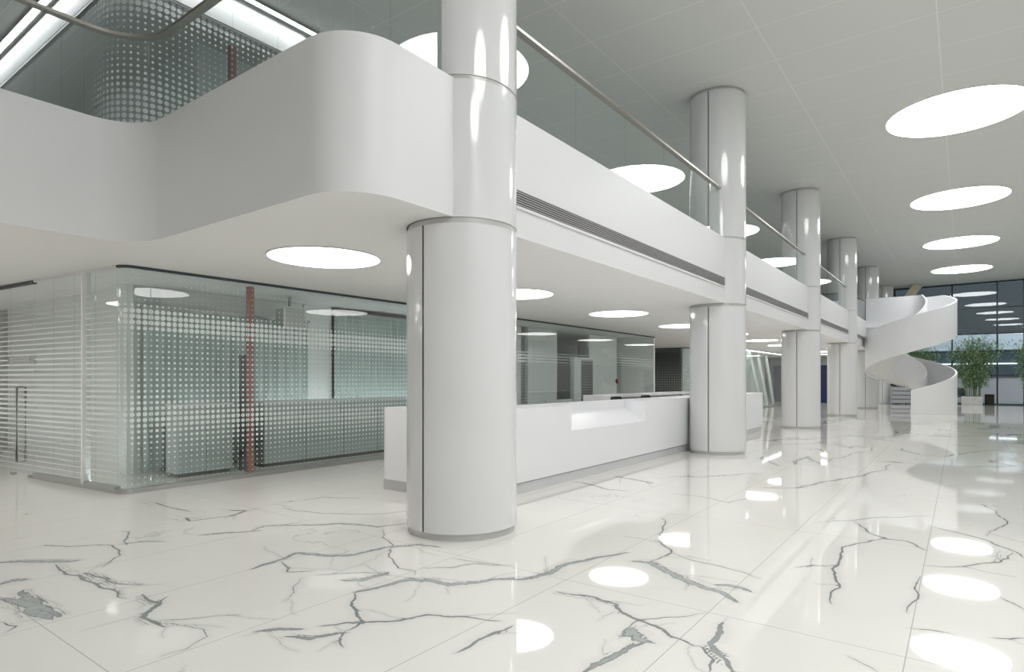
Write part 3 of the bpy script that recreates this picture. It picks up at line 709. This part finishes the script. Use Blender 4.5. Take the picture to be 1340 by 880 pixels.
for xa, xb, lb in ((-11.3, -9.15, 'added linear uplight on the floor just inside the lined glass wall'), (-15.7, -13.02, 'added linear uplight on the floor inside the glass beyond the door')):  # added lamps that lift the pale wall behind the lined glass
    p0, p1 = offset([wp(xa), wp(xb)], .056)
    t = thing('added_uplight', lb, 'light', (p0[0], p0[1], 0), 'added uplights inside the glass room')
    MB().ribbon([p0, p1], 0, .02, .034).build('housing', M['channel'], t)
    MB().ribbon([p0, p1], .0205, .026, .026).build('diffuser', M['foot'], t)
# small framed box hanging from the room ceiling
t = thing('hanging_box', 'small grey box in a pale frame under the ceiling of the dotted glass room', 'box', (-9.9, 6.6, SOF))
MB().box(-10.05, -9.75, 6.32, 6.72, 2.42, 2.78).build('housing', M['ring'], t, bevel=.01)
f = MB()
for z in (2.405, 2.78): f.box(-9.745, -9.72, 6.29, 6.75, z, z+.025)
for y in (6.29, 6.725): f.box(-9.745, -9.72, y, y+.025, 2.43, 2.78)
f.build('frame', M['roomlight'], t)
MB().box(-9.92, -9.88, 6.5, 6.54, 2.78, SOF).build('hanger', M['channel'], t)
# farther bays of the room: door, pale panels, alarm button
for k, (y0, y1) in enumerate(((12.9, 14.0), (14.35, 15.9), (17.9, 19.9))):
    struct(MB().box(-10.2, -10.1, y0, y1, 0, SOF-.005).build('wall_room_panel', M['roomlight']))
struct(MB().box(-9.66, -9.6, 14.55, 16.0, 0, .9).build('wall_room_low', M['roomlight']))
dr = struct(MB().box(-9.95, -9.88, 16.95, 17.75, 0, 2.12).build('door_2', M['doorgrey']))
h = MB().tube([(-9.88, 17.05, 1.0), (-9.83, 17.05, 1.0), (-9.83, 17.17, 1.0)], .009, 8).build('door_handle', M['steel'], dr)
struct(MB().box(-9.98, -9.85, 16.5, 16.94, 0, 2.2).build('trim_1', M['roomlight']))
struct(MB().box(-9.98, -9.85, 16.94, 17.76, 2.13, 2.2).build('trim_2', M['roomlight']))
t = thing('alarm_button', 'tiny red alarm button on the glass beside the dark door', 'alarm', (WX, 17.35, 1.44))
MB().tube([(WX+.008, 17.36, 1.44), (WX+.04, 17.36, 1.44)], .07, 16).build('housing', M['black'], t, smooth=40)
MB().tube([(WX+.04, 17.36, 1.45), (WX+.06, 17.36, 1.45)], .04, 16).build('button', M['redled'], t, smooth=40)

# second glass room farther along
partition('dark dotted glass wall glimpsed past the end of the long dotted wall', [(-16.5, 28.0), (-8.7, 28.0)], 0, SOF, [1.4, 2.8, 4.2, 5.6, 6.7], M['dotglass_far'])
partition('plain glass wall of the far room behind the end of the reception desk', [(-8.68, 28.02), (-8.68, 43.5)], 0, SOF, [2, 4, 6, 8, 10, 12, 13.8], M['clear'], head=M['channel'])
struct(MB().box(-11.0, -10.9, 28.4, 43.4, 0, SOF).build('wall_far_room', M['roomlight']))
struct(MB().box(-16.9, -8.9, 32.5, 32.6, 0, SOF).build('wall_far_partition', M['room']))
for k, (y, a) in enumerate(((35.0, .9), (36.6, .8), (38.4, .6))):
    tag(MB().bar((-9.6, y, 2.9), (-9.4, y+1.7*a, .02), .45, .06, up=(1,0,0)).build('leaning_panel', M['roomlight'], bevel=.004),
        ['long pale panel slanting inside the far glass room, beside the desk end', 'middle pale slanting panel inside the far glass room', 'short pale slanting panel inside the far glass room, next to the third column'][k], 'panel', 'slanting pale panels in the far glass room')
tag(MB().box(-7.62, -6.9, 43.7, 43.78, 0, 2.42).build('tall_panel', M['navy'], bevel=.01), 'tall dark blue panel glimpsed between the third and fourth columns', 'panel')

# ------------------------------------------------------------------ glass room on the upper floor, same footprint
WU = -8.88
upath = [(-16.6, 3.36), (WU-.6, 3.36)] + arc(WU-.6, 3.96, .6, -90, 0, 12)[1:] + [(WU, 24.0)]
L0 = WU-.6+16.6
partition('upper floor glass wall with a dotted rounded corner behind the curved balustrade', upath, UPF, 6.78, [1.5, 3.0, 4.4, 5.6, 6.5, L0+.47, L0+1.3, L0+2.6, L0+4, L0+5.4, L0+6.8, L0+8.2, L0+9.6, L0+11], M['dotglass_up'], head=M['channel'])
hp = offset(upath, .02)
struct(MB().ribbon(hp, 6.79, CEIL, .09).build('wall_header', M['plaster'], smooth=30))
struct(MB().box(-16.9, -10.6, 5.2, 24, UPF, CEIL).build('wall_upper_room', M['room']))
tag(MB().box(-9.25, -9.16, 5.0, 5.1, UPF, 6.7).build('red_post', M['redpost'], bevel=.008), 'short red post inside the upper glass room', 'post')
p_in = offset(upath, .085)
t = thing('ceiling_strip_light', 'added hidden linear light behind the header of the upper glass room, washing its walls', 'light', (p_in[0][0], p_in[0][1], CEIL), 'linear lights along the upper glass room')  # unseen lamp put in to lighten the upper room
MB().ribbon(p_in, 6.98, 7.12, .02).build('diffuser', M['wash'], t)
MB().ribbon(offset(upath, .07), 6.96, CEIL-.002, .012).build('housing', M['channel'], t)
def strip_light(label, path):
    t = thing('ceiling_strip_light', label, 'light', (path[0][0], path[0][1], CEIL), 'linear lights along the upper glass room')
    MB().ribbon(path, CEIL-.035, CEIL-.004, .09).build('diffuser', M['strip'], t)
    q = MB()
    for s in (.052, -.052): q.ribbon(offset(path, s), CEIL-.045, CEIL-.001, .012)
    q.build('housing', M['channel'], t)
t = thing('ceiling_strip_light', 'bright line of light along the top of the far glass room behind the desk end', 'light', (-8.86, 36, SOF))
MB().box(-8.92, -8.80, 28.4, 43.3, SOF-.03, SOF-.002).build('diffuser', M['uplight'], t)
MB().box(-8.93, -8.79, 28.35, 43.35, SOF-.012, SOF-.001).build('housing', M['channel'], t)
strip_light('linear light in the ceiling above the door side of the upper glass room', [(-16.6, 3.22), (-9.45, 3.22)])
strip_light('linear light in the ceiling along the hall side of the upper glass room', [(WU+.17, 3.75), (WU+.17, 24.0)])

# ------------------------------------------------------------------ reception desk
DX, DY0, DY1, DH = -4.652, 5.6, 18.27, 1.115
t = thing('reception_desk', 'long white reception desk running past the columns, with sloped recesses in its front', 'desk', (-5.5, 12, 0))
N1, N2 = (7.72, 10.31), (13.75, 16.75)
def prof(notch):
    return [(DX, .15), (DX, .745), (DX-.42, 1.0), (DX-.42, DH), (-5.35, DH), (-5.35, .15)] if notch else [(DX, .15), (DX, DH), (-5.35, DH), (-5.35, .15)]
b = MB()
ys = [5.95, N1[0], N1[1], N2[0], N2[1], DY1]
for k in range(5):
    pr_ = prof(k in (1, 3)); n = len(b.v); m = len(pr_)
    for y in (ys[k], ys[k+1]): b.v += [(x, y, z) for x, z in pr_]
    for i in range(m):
        j = (i+1) % m; b.face((n+i, n+m+i, n+m+j, n+j)[::-1])
    if k in (0,): b.face([n+i for i in range(m)][::-1])
    if k == 4: b.face([n+m+i for i in range(m)])
    # cheeks of the recess
    if k in (1, 3):
        tri = [(DX, .745), (DX, DH), (DX-.42, DH), (DX-.42, 1.0)]
        for y, rev in ((ys[k], 0), (ys[k+1], 1)):
            q = len(b.v); b.v += [(x, y, z) for x, z in tri]; f = [q, q+1, q+2, q+3]; b.face(f[::-1] if rev else f)
b.build('front', M['desk'], t)
# return with a rounded outer corner
ret = [(-5.35, 5.96), (-6.30, 5.96)]
outl = [(DX, 5.96), (-5.2, 5.96), (-5.2, 6.35), (-6.45, 6.35)] + arc(-6.25, 5.80, .2, 180, 270, 8) + arc(DX-.2, 5.80, .2, 270, 360, 8)
MB().prism(outl, .15, DH).build('end_return', M['desk'], t, smooth=30)
pl = MB(); pl.box(-5.33, DX-.03, 5.9, DY1-.03, 0, .135); pl.box(-6.40, DX-.06, 5.66, 6.3, 0, .135)
pl.build('plinth', M['plinth'], t)
sg = MB(); sg.box(-5.34, DX-.05, 5.95, DY1-.05, .135, .152); sg.box(-6.4, DX-.1, 5.7, 6.3, .135, .152); sg.build('shadow_gap', M['seam'], t)
MB().box(-6.05, -5.35, 6.4, DY1, .70, .74).build('worktop', M['white'], t)
# back counter
t = thing('back_counter', 'long white counter with a raised shelf behind the reception desk', 'counter', (-7.2, 15, 0))
MB().box(-7.45, -6.95, 13.05, 18.9, .08, .92).build('body', M['desk'], t)
MB().box(-7.5, -6.9, 13.0, 13.6, .92, 1.05).build('end_block', M['desk'], t)
MB().box(-7.5, -7.38, 13.6, 18.95, .92, 1.05).build('backing', M['plinth'], t)
MB().box(-7.5, -6.9, 13.0, 18.95, 1.05, 1.115).build('shelf', M['desk'], t, bevel=.004)
MB().box(-7.4, -7.0, 13.1, 18.85, 0, .08).build('plinth', M['seam'], t)

def office_chair(x, y, label, group):
    t = thing('office_chair', label, 'chair', (x, y, 0), group)
    def P(a, b_, c): return (x+a, y+b_, c)
    bk = MB()                                      # curved backrest facing the desk front (+x): its back edge to the hall
    pts = []
    for i in range(9):
        u = -1+2*i/8
        for zz, w in ((.55, .20), (.75, .235), (.95, .245), (1.075, .235), (1.115, .19)):
            pts.append(P(-.21-.06*(1-u*u)-(zz-.55)*.12, u*w, zz))
    n = len(bk.v); bk.v += pts + [(px+.045, py, pz) for px, py, pz in pts]
    for i in range(8):
        for j in range(4):
            a = n+i*5+j; bk.face((a, a+5, a+6, a+1)); bk.face((a+45, a+46, a+51, a+50))
    ring = [i*5 for i in range(9)] + [40+j for j in range(1, 5)] + [i*5+4 for i in range(7, -1, -1)] + [j for j in range(3, 0, -1)]
    for a, c in zip(ring, ring[1:]+ring[:1]): bk.face((n+c, n+a, n+a+45, n+c+45))
    bk.build('backrest', M['black'], t, smooth=60)
    s = MB().box(x-.23, x+.24, y-.24, y+.24, .43, .50); s.build('seat', M['black'], t, bevel=.03)
    MB().tube([P(0,0,.10), P(0,0,.43)], .028, 12).build('gas_column', M['steel'], t, smooth=40)
    MB().bar(P(-.10,0,.42), P(-.27,0,.62), .05, .02, up=(0,1,0)).build('back_support', M['black'], t)
    for k in range(5):
        a = 2*PI*k/5
        l = MB().bar(P(0,0,.11), P(.29*math.cos(a), .29*math.sin(a), .075), .045, .03).build('base_leg', M['black'], t)
        c_ = P(.29*math.cos(a), .29*math.sin(a), 0)
        MB().tube([(c_[0]-.02, c_[1], .03), (c_[0]+.02, c_[1], .03)], .03, 12).build('caster', M['black'], t, smooth=40)
    for s_ in (-1, 1):
        MB().bar(P(-.05, s_*.27, .5), P(-.05, s_*.27, .66), .03).build('arm_post', M['black'], t)
        MB().box(x-.16, x+.12, y+s_*.27-.03, y+s_*.27+.03, .66, .69).build('armrest', M['black'], t, bevel=.01)
office_chair(-5.95, 12.2, 'black office chair behind the desk, its backrest top showing over the recessed part', 'office chairs behind the reception desk')
office_chair(-5.95, 13.75, 'black office chair behind the desk next to the second column, barely showing', 'office chairs behind the reception desk')

# ------------------------------------------------------------------ spiral stair
SX, SY, RO, RI = -2.0, 32.8, 1.75, .60
t = thing('spiral_stair', 'white spiral staircase with solid ribbon balustrades rising to the balcony', 'staircase', (SX, SY, 0))
def ztop(a): return min(1.78 + 3.17*a/360, 5.34)
A0, A1 = -85.0, 450.0
def helix(r, th, top, bot, a0, a1, step=4):
    b = MB(); n = int((a1-a0)/step); 
    for i in range(n+1):
        a = a0+(a1-a0)*i/n; c, s = math.cos(R(a)), math.sin(R(a))
        zt, zb = top(a), bot(a)
        for rr, zz in ((r, zb), (r, zt), (r-th, zt), (r-th, zb)): b.v.append((SX+rr*c, SY+rr*s, zz))
    for i in range(n):
        for k in range(4):
            k2 = (k+1) % 4; b.face((4*i+k, 4*i+4+k, 4*i+4+k2, 4*i+k2))
    b.face((3,2,1,0)); e = 4*n; b.face((e,e+1,e+2,e+3)); return b
def obot(a):
    return 0.0 if a < 12 else max(min(ztop(a)-1.53, 3.86), 0)
outer = helix(RO, .07, ztop, obot, A0, A1)
outer.build('outer_balustrade', M['stair'], t, smooth=30)
helix(RI+.06, .06, ztop, lambda a: max(min(ztop(a)-1.45, 3.9), 0), A0+25, A1, 5).build('inner_balustrade', M['stair'], t, smooth=30)
def zstep(a): return min(ztop(a)-1.1, UPF)
NS = 24
for k in range(NS):
    a0 = A0+(400-A0)*k/NS; a1 = A0+(400-A0)*(k+1)/NS; z = UPF*(k+1)/NS
    poly = [(SX+(RO-.07)*math.cos(R(a)), SY+(RO-.07)*math.sin(R(a))) for a in np.linspace(a0, a1, 6)] + [(SX+(RI+.06)*math.cos(R(a)), SY+(RI+.06)*math.sin(R(a))) for a in np.linspace(a1, a0, 6)]
    MB().prism(poly, max(z-.20, 0), z).build('tread', M['white'], t)
# soffit: helical sheet under the treads
sf = MB(); n = 110
for i in range(n+1):
    a = 14+(A1-14)*i/n; z0 = max(min(ztop(a)-1.47, 3.92), .03); c, s = math.cos(R(a)), math.sin(R(a))
    for rr, zz in ((RO-.03, z0), (RI+.03, z0), (RI+.03, z0+.05), (RO-.03, z0+.05)): sf.v.append((SX+rr*c, SY+rr*s, zz))
for i in range(n):
    for k in range(4):
        k2 = (k+1) % 4; sf.face((4*i+k, 4*i+4+k, 4*i+4+k2, 4*i+k2)[::-1])
sf.face((0,1,2,3)); sf.face((4*n+3,4*n+2,4*n+1,4*n))
sf.build('soffit', M['soffit'], t, smooth=30)
ld = MB(); ld.box(XF+.003, SX, SY+RI+.2, SY+RO-.09, 3.02, UPF); ld.build('landing', M['stair'], t)
MB().box(XF+.003, SX, SY+RI, SY+RI+.06, 3.95, 5.34).build('landing_balustrade', M['stair'], t)
MB().box(XF+.003, SX, SY+RO-.07, SY+RO, 3.9, 5.34).build('landing_balustrade', M['stair'], t)

# ------------------------------------------------------------------ window wall at the end of the hall
DEL = R(-3.0); ex, ey = math.cos(DEL), math.sin(DEL); WX0, WY0 = -.15, 45.75
def wl(u, off=0): return (WX0+ex*u-ey*off, WY0+ey*u+ex*off)       # along the window wall, off = outwards
w1 = struct(MB().ribbon([wl(5.4), wl(-3.5)], 0, .07, .16).build('window_1', M['darkmetal']))
US = [-3.45, -2.6, -.46, 1.70, 2.95, 5.35]; ZS = [1.74, 3.15, 4.2, 5.72]
for u in US:
    w = .16 if u == 2.95 else .085
    MB().ribbon([wl(u+w/2), wl(u-w/2)], .07, CEIL, .14).build('mullion', M['darkmetal'], w1)
for z in ZS:
    MB().ribbon([wl(5.4), wl(-3.45)], z-.035, z+.035, .10).build('transom', M['darkmetal'], w1)
MB().ribbon([wl(5.4), wl(-3.45)], CEIL-.09, CEIL-.002, .14).build('transom', M['darkmetal'], w1)
zz = [.07]+ZS+[CEIL-.09]
for a, b_ in zip(US, US[1:]):
    MB().ribbon([wl(b_), wl(a)], .07, CEIL-.09, .02).build('glass_pane', M['window'], w1)
tag(MB().bar((-3.35, 44.6, 5.6), (-2.28, 44.6, CEIL-.002), .45, .5, up=(0,1,0)).build('slanted_beam', M['beige']), 'beige slanted beam rising to the ceiling above the spiral stair', 'beam')

# plants in planters
def bamboo(label, u, off, width, h, n_leaf, n_culm, pw, seed):
    rg = random.Random(seed); x, y = wl(u, off)
    t = thing('potted_bamboo', label, 'plant', (x, y, 0), 'bamboo plants along the window wall')
    ph = .5
    p = MB(); p.box(x-pw/2, x+pw/2, y-.25, y+.25, .0, ph); p.build('planter', M['planter'], t, bevel=.02)
    MB().box(x-pw/2+.03, x+pw/2-.03, y-.22, y+.22, ph-.005, ph+.015).build('soil', M['soil'], t)
    tips = []
    for k in range(n_culm):
        bx, by = x+rg.uniform(-pw*.38, pw*.38), y+rg.uniform(-.15, .15)
        tx = x+(bx-x)/pw*width*1.5+rg.uniform(-.18, .18); ty = by+rg.uniform(-.3, .25); hh = h*rg.uniform(.72, 1.0)
        pts = [(bx+(tx-bx)*(q**1.8), by+(ty-by)*(q**1.6), ph+(hh-ph)*q) for q in [i/7 for i in range(8)]]
        MB().tube(pts, [.022*(1-.75*i/7) for i in range(8)], 6).build('culm', M['culm'], t, smooth=60)
        tips.append(pts)
    f = MB()
    for k in range(n_leaf):
        pts = rg.choice(tips); q = rg.uniform(.16, 1.0)**.85*7; i = min(int(q), 6); fr = q-i
        base = Vector(pts[i]).lerp(Vector(pts[i+1]), fr)
        spread = .12+.30*(q/7)
        gs = lambda s_: max(-1.7*s_, min(1.7*s_, rg.gauss(0, s_)))
        c = base+Vector((gs(spread), gs(spread*.7), gs(.10)))
        l = rg.uniform(.15, .3); wd = l*.2
        az = rg.uniform(0, 2*PI); d = Vector((math.cos(az), math.sin(az), rg.uniform(-1.1, .3))).normalized()
        s_ = d.cross(Vector((rg.uniform(-.4,.4), rg.uniform(-.4,.4), 1))).normalized(); up = s_.cross(d)
        n = len(f.v)
        f.v += [tuple(c), tuple(c+d*l*.4+s_*wd/2+up*.01), tuple(c+d*l-up*.03), tuple(c+d*l*.4-s_*wd/2+up*.01), tuple(c+d*l*.4+up*.018)]
        f.face((n, n+1, n+4)); f.face((n+1, n+2, n+4)); f.face((n+2, n+3, n+4)); f.face((n+3, n, n+4))
    f.build('foliage', M['leaf'], t)
bamboo('tall bushy bamboo in a pale marble planter by the window wall beside the spiral stair', .55, -1.0, 1.7, 4.1, 5200, 16, 1.0, 5)
bamboo('bamboo plant seen behind the opening of the spiral stair', -1.75, -.95, 1.6, 3.7, 3600, 14, 1.0, 11)
bamboo('bamboo plant cut off by the picture edge at the window wall', 3.42, -1.0, 1.5, 4.0, 3600, 14, .9, 23)
# small dark box and light post beside the middle planter
tag(MB().box(*sum(((a-.22, a+.22) for a in wl(1.35, -.62)), ()), 0, .62).build('dark_planter_box', M['soil'], bevel=.01), 'small dark box standing on the floor beside the marble planter', 'box')
# low louvred screen left of the stair drum
t = thing('louvred_screen', 'low grey louvred screen on the floor between the last column and the stair', 'screen', (-3.0, 43.4, 0))
f = MB(); f.box(-3.62, -3.57, 43.35, 43.45, 0, 1.1); f.box(-2.3, -2.25, 43.35, 43.45, 0, 1.1); f.build('frame', M['stripe'], t)
MB().box(-3.57, -2.3, 43.42, 43.45, .02, 1.08).build('backing', M['seam'], t)
for k in range(4): MB().bar((-3.57, 43.39, .17+k*.25), (-2.3, 43.39, .17+k*.25), .03, .2).build('blade', M['stripe'], t)
MB().box(-3.62, -2.25, 43.33, 43.47, 1.1, 1.34).build('top_box', M['soil'], t, bevel=.01)

# ------------------------------------------------------------------ outside the window wall
struct(MB().box(-30, 40, 46.8, 75, -.3, -.02).build('pavement', M['asphalt']))
t = thing('street_building', 'dark office building with a white band across the street outside the window wall', 'building', (0, 54, 0))
MB().box(-20, 40, 54, 58, 4.75, 16).build('upper_wall', M['facade_dark'], t)
MB().box(-20, 40, 53.9, 57, 3.55, 4.72).build('spandrel_band', M['facade_white'], t)
MB().box(-20, 40, 54.1, 57, 1.72, 3.55).build('window_strip', M['facade_glass'], t)
MB().box(-20, 40, 53.95, 57, -.02, 1.62).build('base_wall', M['facade_pink'], t)
MB().box(-20, 40, 53.9, 54.05, 1.62, 1.76).build('sill', M['facade_dark'], t)
for k in range(20):
    MB().box(-20+k*3-.06, -20+k*3+.06, 54.0, 54.12, 1.72, 3.55).build('mullion', M['darkmetal'], t)
MB().box(-2.6, 2.9, 53.98, 54.08, 2.55, 2.63).build('strip_lamp', M['street'], t)
# parked car outside
def car(x, y, label):
    t = thing('car', label, 'car', (x, y, -.02))
    side = [(-2.15,.32),(-2.2,.62),(-2.05,.82),(-1.25,.95),(-.65,1.38),(.55,1.42),(1.35,1.02),(2.05,.92),(2.2,.66),(2.15,.32)]
    b = MB(); n = len(side)
    for yy, k in ((-.86, 1), (.86, 1)): b.v += [(x+a, y+yy*(1 if z < 1 else .82), z) for a, z in side]
    for i in range(n):
        j = (i+1) % n; b.face((i, j, n+j, n+i)[::-1])
    b.face(list(range(n))); b.face([n+i for i in range(n)][::-1]); b.build('body', M['carpaint'], t, smooth=30, bevel=.03)
    for sy in (-1, 1):
        q = MB(); y0 = y+sy*.80; k = len(q.v)
        q.v += [(x-1.05, y+sy*.85, .98), (x-.6, y+sy*.735, 1.33), (x+.5, y+sy*.735, 1.36), (x+1.15, y+sy*.85, 1.02)]
        q.v += [(a, c-sy*.03, z) for a, c, z in q.v[:4]]
        for fc in ((0,1,2,3),(7,6,5,4),(0,4,5,1),(1,5,6,2),(2,6,7,3),(3,7,4,0)): q.face(fc)
        q.build('side_window', M['facade_glass'], t)
        for wx in (-1.35, 1.35):
            wv = MB().tube([(x+wx, y+sy*.66, .31), (x+wx, y+sy*.88, .31)], .33, 24).build('wheel', M['tyre'], t, smooth=40)
            MB().tube([(x+wx, y+sy*.87, .31), (x+wx, y+sy*.895, .31)], .2, 16).build('hub', M['steel'], wv, smooth=40)
car(-2.1, 50.2, 'dark grey car parked outside the window wall, mostly hidden by the spiral stair')

# ------------------------------------------------------------------ world, camera, view
w = bpy.data.worlds.new('overcast_sky'); bpy.context.scene.world = w; w.use_nodes = True
w.node_tree.nodes['Background'].inputs[0].default_value = (.80, .90, 1.0, 1); w.node_tree.nodes['Background'].inputs[1].default_value = 1.7
cd = bpy.data.cameras.new('camera'); cam = bpy.data.objects.new('camera', cd); C.objects.link(cam)
cam.location = (0, 0, 1.5); cam.rotation_euler = (PI/2, 0, R(36.4146))
cd.sensor_width = 36; cd.lens = 36*798.427/1340; cd.shift_x = -(673.251-670)/1340; cd.shift_y = (496.674-440)/1340
cd.clip_start = .05; cd.clip_end = 300
sc = bpy.context.scene; sc.camera = cam
sc.view_settings.view_transform = 'Standard'; sc.view_settings.look = 'None'; sc.view_settings.gamma = 1
sc.view_settings.use_curve_mapping = False; sc.view_settings.exposure = 0.17
cy = sc.cycles
cy.max_bounces = 12; cy.diffuse_bounces = 5; cy.glossy_bounces = 6; cy.transmission_bounces = 6; cy.transparent_max_bounces = 24
cy.caustics_reflective = False; cy.caustics_refractive = False; cy.sample_clamp_indirect = 6.0; cy.blur_glossy = 0.3
cy.use_denoising = True
try: cy.denoiser = 'OPENIMAGEDENOISE'; cy.denoising_input_passes = 'RGB_ALBEDO_NORMAL'
except Exception: pass
for o in bpy.data.objects:
    if 'origin' in o.keys(): del o['origin']
